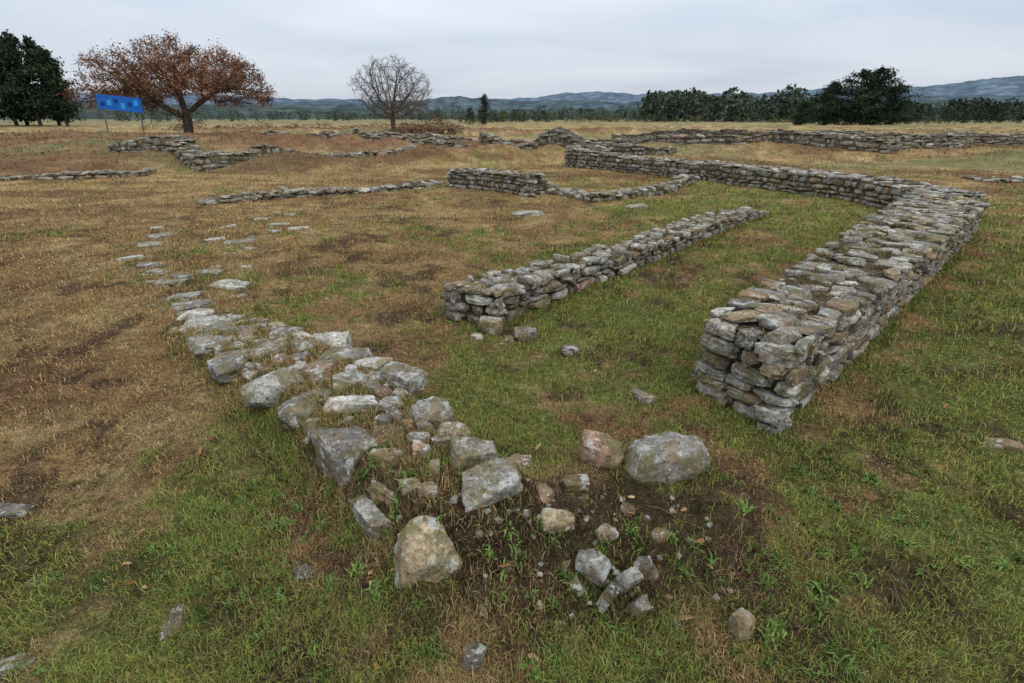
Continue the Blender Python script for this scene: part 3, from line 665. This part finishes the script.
hills('hills',900,[(-100,hh(9,1200)),(-50,hh(9,1200)),(-26,hh(12,1200)),(-12,hh(11,1200)),(0,hh(10,1200)),(12,hh(11,1200)),(25,hh(12,1200)),(50,hh(15,1200)),(100,hh(12,1200))],(.052,.068,.060),300,3)
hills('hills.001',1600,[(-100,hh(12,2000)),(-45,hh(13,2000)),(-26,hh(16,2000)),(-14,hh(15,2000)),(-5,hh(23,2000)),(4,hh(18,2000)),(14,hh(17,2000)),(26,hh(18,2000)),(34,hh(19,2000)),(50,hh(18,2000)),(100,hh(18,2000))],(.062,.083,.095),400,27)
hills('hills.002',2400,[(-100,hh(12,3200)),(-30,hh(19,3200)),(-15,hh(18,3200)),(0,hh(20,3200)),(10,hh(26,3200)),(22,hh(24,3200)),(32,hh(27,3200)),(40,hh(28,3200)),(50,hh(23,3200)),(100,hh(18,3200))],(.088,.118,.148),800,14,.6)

def box(name,c,s,col,parent,bev=.01):
    bm=bmesh.new();bmesh.ops.create_cube(bm,size=1);bmesh.ops.scale(bm,vec=s,verts=bm.verts);bmesh.ops.bevel(bm,geom=bm.edges[:],offset=bev,segments=2,affect='EDGES')
    me=bpy.data.meshes.new(name);bm.to_mesh(me);bm.free();ob=bpy.data.objects.new(name,me);ob.location=c;scene.collection.objects.link(ob);ob.parent=parent
    m=NT(name+'_paint');c_=m.ramp(m.noise(3,4,.6,0,m.pos()),.3,.7,tuple(q*.8 for q in col)+(1,),tuple(min(q*1.2,1) for q in col)+(1,));m.l(c_,m.b.inputs['Base Color']);m.b.inputs['Roughness'].default_value=.6;me.materials.append(m.m);return ob
sx,sy=-38.6,52.2;e=empty('blue_site_sign',(sx,sy,Tz(sx,sy)));e.rotation_euler=(0,.1,.45)
box('post_1',(-1.2,0,1.8),(.12,.12,4.2),(.12,.1,.08),e);box('post_2',(1.7,0,1.7),(.1,.1,4.0),(.12,.1,.08),e)
box('panel',(.2,-.1,3.1),(3.5,.06,1.3),(.01,.10,.38),e)
for k in range(6): box('lettering_%d'%k,(-1.15+k*.53,-.14,3.1+.18*((k*7)%3-1)),(.34,.02,.35+.15*(k%2)),(.03,.26,.6) if k%2 else (.005,.03,.16),e,.004)

# ---------------------------------------------------------------- world / light / camera
w=bpy.data.worlds.new('World');scene.world=w;w.use_nodes=True;t=w.node_tree;t.nodes.clear()
def N_(ty,**k):
    x=t.nodes.new(ty)
    for a_,b_ in k.items(): setattr(x,a_,b_)
    return x
lk=t.links.new
out=N_('ShaderNodeOutputWorld');mx=N_('ShaderNodeMixShader');mx.inputs[0].default_value=.93
sky=N_('ShaderNodeTexSky',sky_type='NISHITA');sky.sun_disc=False;sky.sun_elevation=math.radians(50);sky.sun_rotation=math.radians(140)
b1=N_('ShaderNodeBackground');b1.inputs[1].default_value=.08;lk(sky.outputs[0],b1.inputs[0])
b2=N_('ShaderNodeBackground');tc=N_('ShaderNodeTexCoord');sp=N_('ShaderNodeSeparateXYZ');lk(tc.outputs['Generated'],sp.inputs[0])
def MA(op,a_,b_=None):
    x=N_('ShaderNodeMath',operation=op)
    for i_,v in ((0,a_),(1,b_)):
        if v is None: continue
        if isinstance(v,(int,float)): x.inputs[i_].default_value=v
        else: lk(v,x.inputs[i_])
    return x.outputs[0]
zc=MA('MAXIMUM',sp.outputs[2],0.);den=MA('ADD',zc,.12);cx=MA('DIVIDE',sp.outputs[0],den);cy=MA('DIVIDE',sp.outputs[1],den)
cb=N_('ShaderNodeCombineXYZ');lk(cx,cb.inputs[0]);lk(MA('MULTIPLY',cy,1.4),cb.inputs[1])
nz=N_('ShaderNodeTexNoise');nz.inputs['Scale'].default_value=.4;nz.inputs['Detail'].default_value=5;nz.inputs['Roughness'].default_value=.48;nz.inputs['Distortion'].default_value=.3;lk(cb.outputs[0],nz.inputs['Vector'])
rp=N_('ShaderNodeValToRGB');el=rp.color_ramp.elements;el[0].position=.34;el[0].color=(.50,.565,.665,1);el[1].position=.66;el[1].color=(.68,.72,.785,1);lk(nz.outputs['Fac'],rp.inputs[0])
st=MA('ADD',MA('MULTIPLY',zc,2.0),1.0)
lk(rp.outputs[0],b2.inputs[0]);lk(st,b2.inputs[1]);lk(b1.outputs[0],mx.inputs[1]);lk(b2.outputs[0],mx.inputs[2]);lk(mx.outputs[0],out.inputs[0])
sl_=bpy.data.lights.new('sun','SUN');sl_.energy=1.2;sl_.angle=math.radians(25);sl_.color=(1,.96,.91);so=bpy.data.objects.new('sun',sl_);scene.collection.objects.link(so)
d=Vector((math.sin(math.radians(140))*math.cos(math.radians(50)),math.cos(math.radians(140))*math.cos(math.radians(50)),math.sin(math.radians(50))))
so.rotation_euler=d.to_track_quat('Z','Y').to_euler();so.location=d*20
cam=bpy.data.cameras.new('camera');cam.lens=17.0;cam.sensor_width=36;cam.clip_start=.05;cam.clip_end=9000
co=bpy.data.objects.new('camera',cam);co.location=(0,0,1.7);co.rotation_euler=(math.radians(90-24.8),0,0);scene.collection.objects.link(co);scene.camera=co
scene.view_settings.view_transform='Standard';scene.view_settings.look='None';scene.view_settings.exposure=0
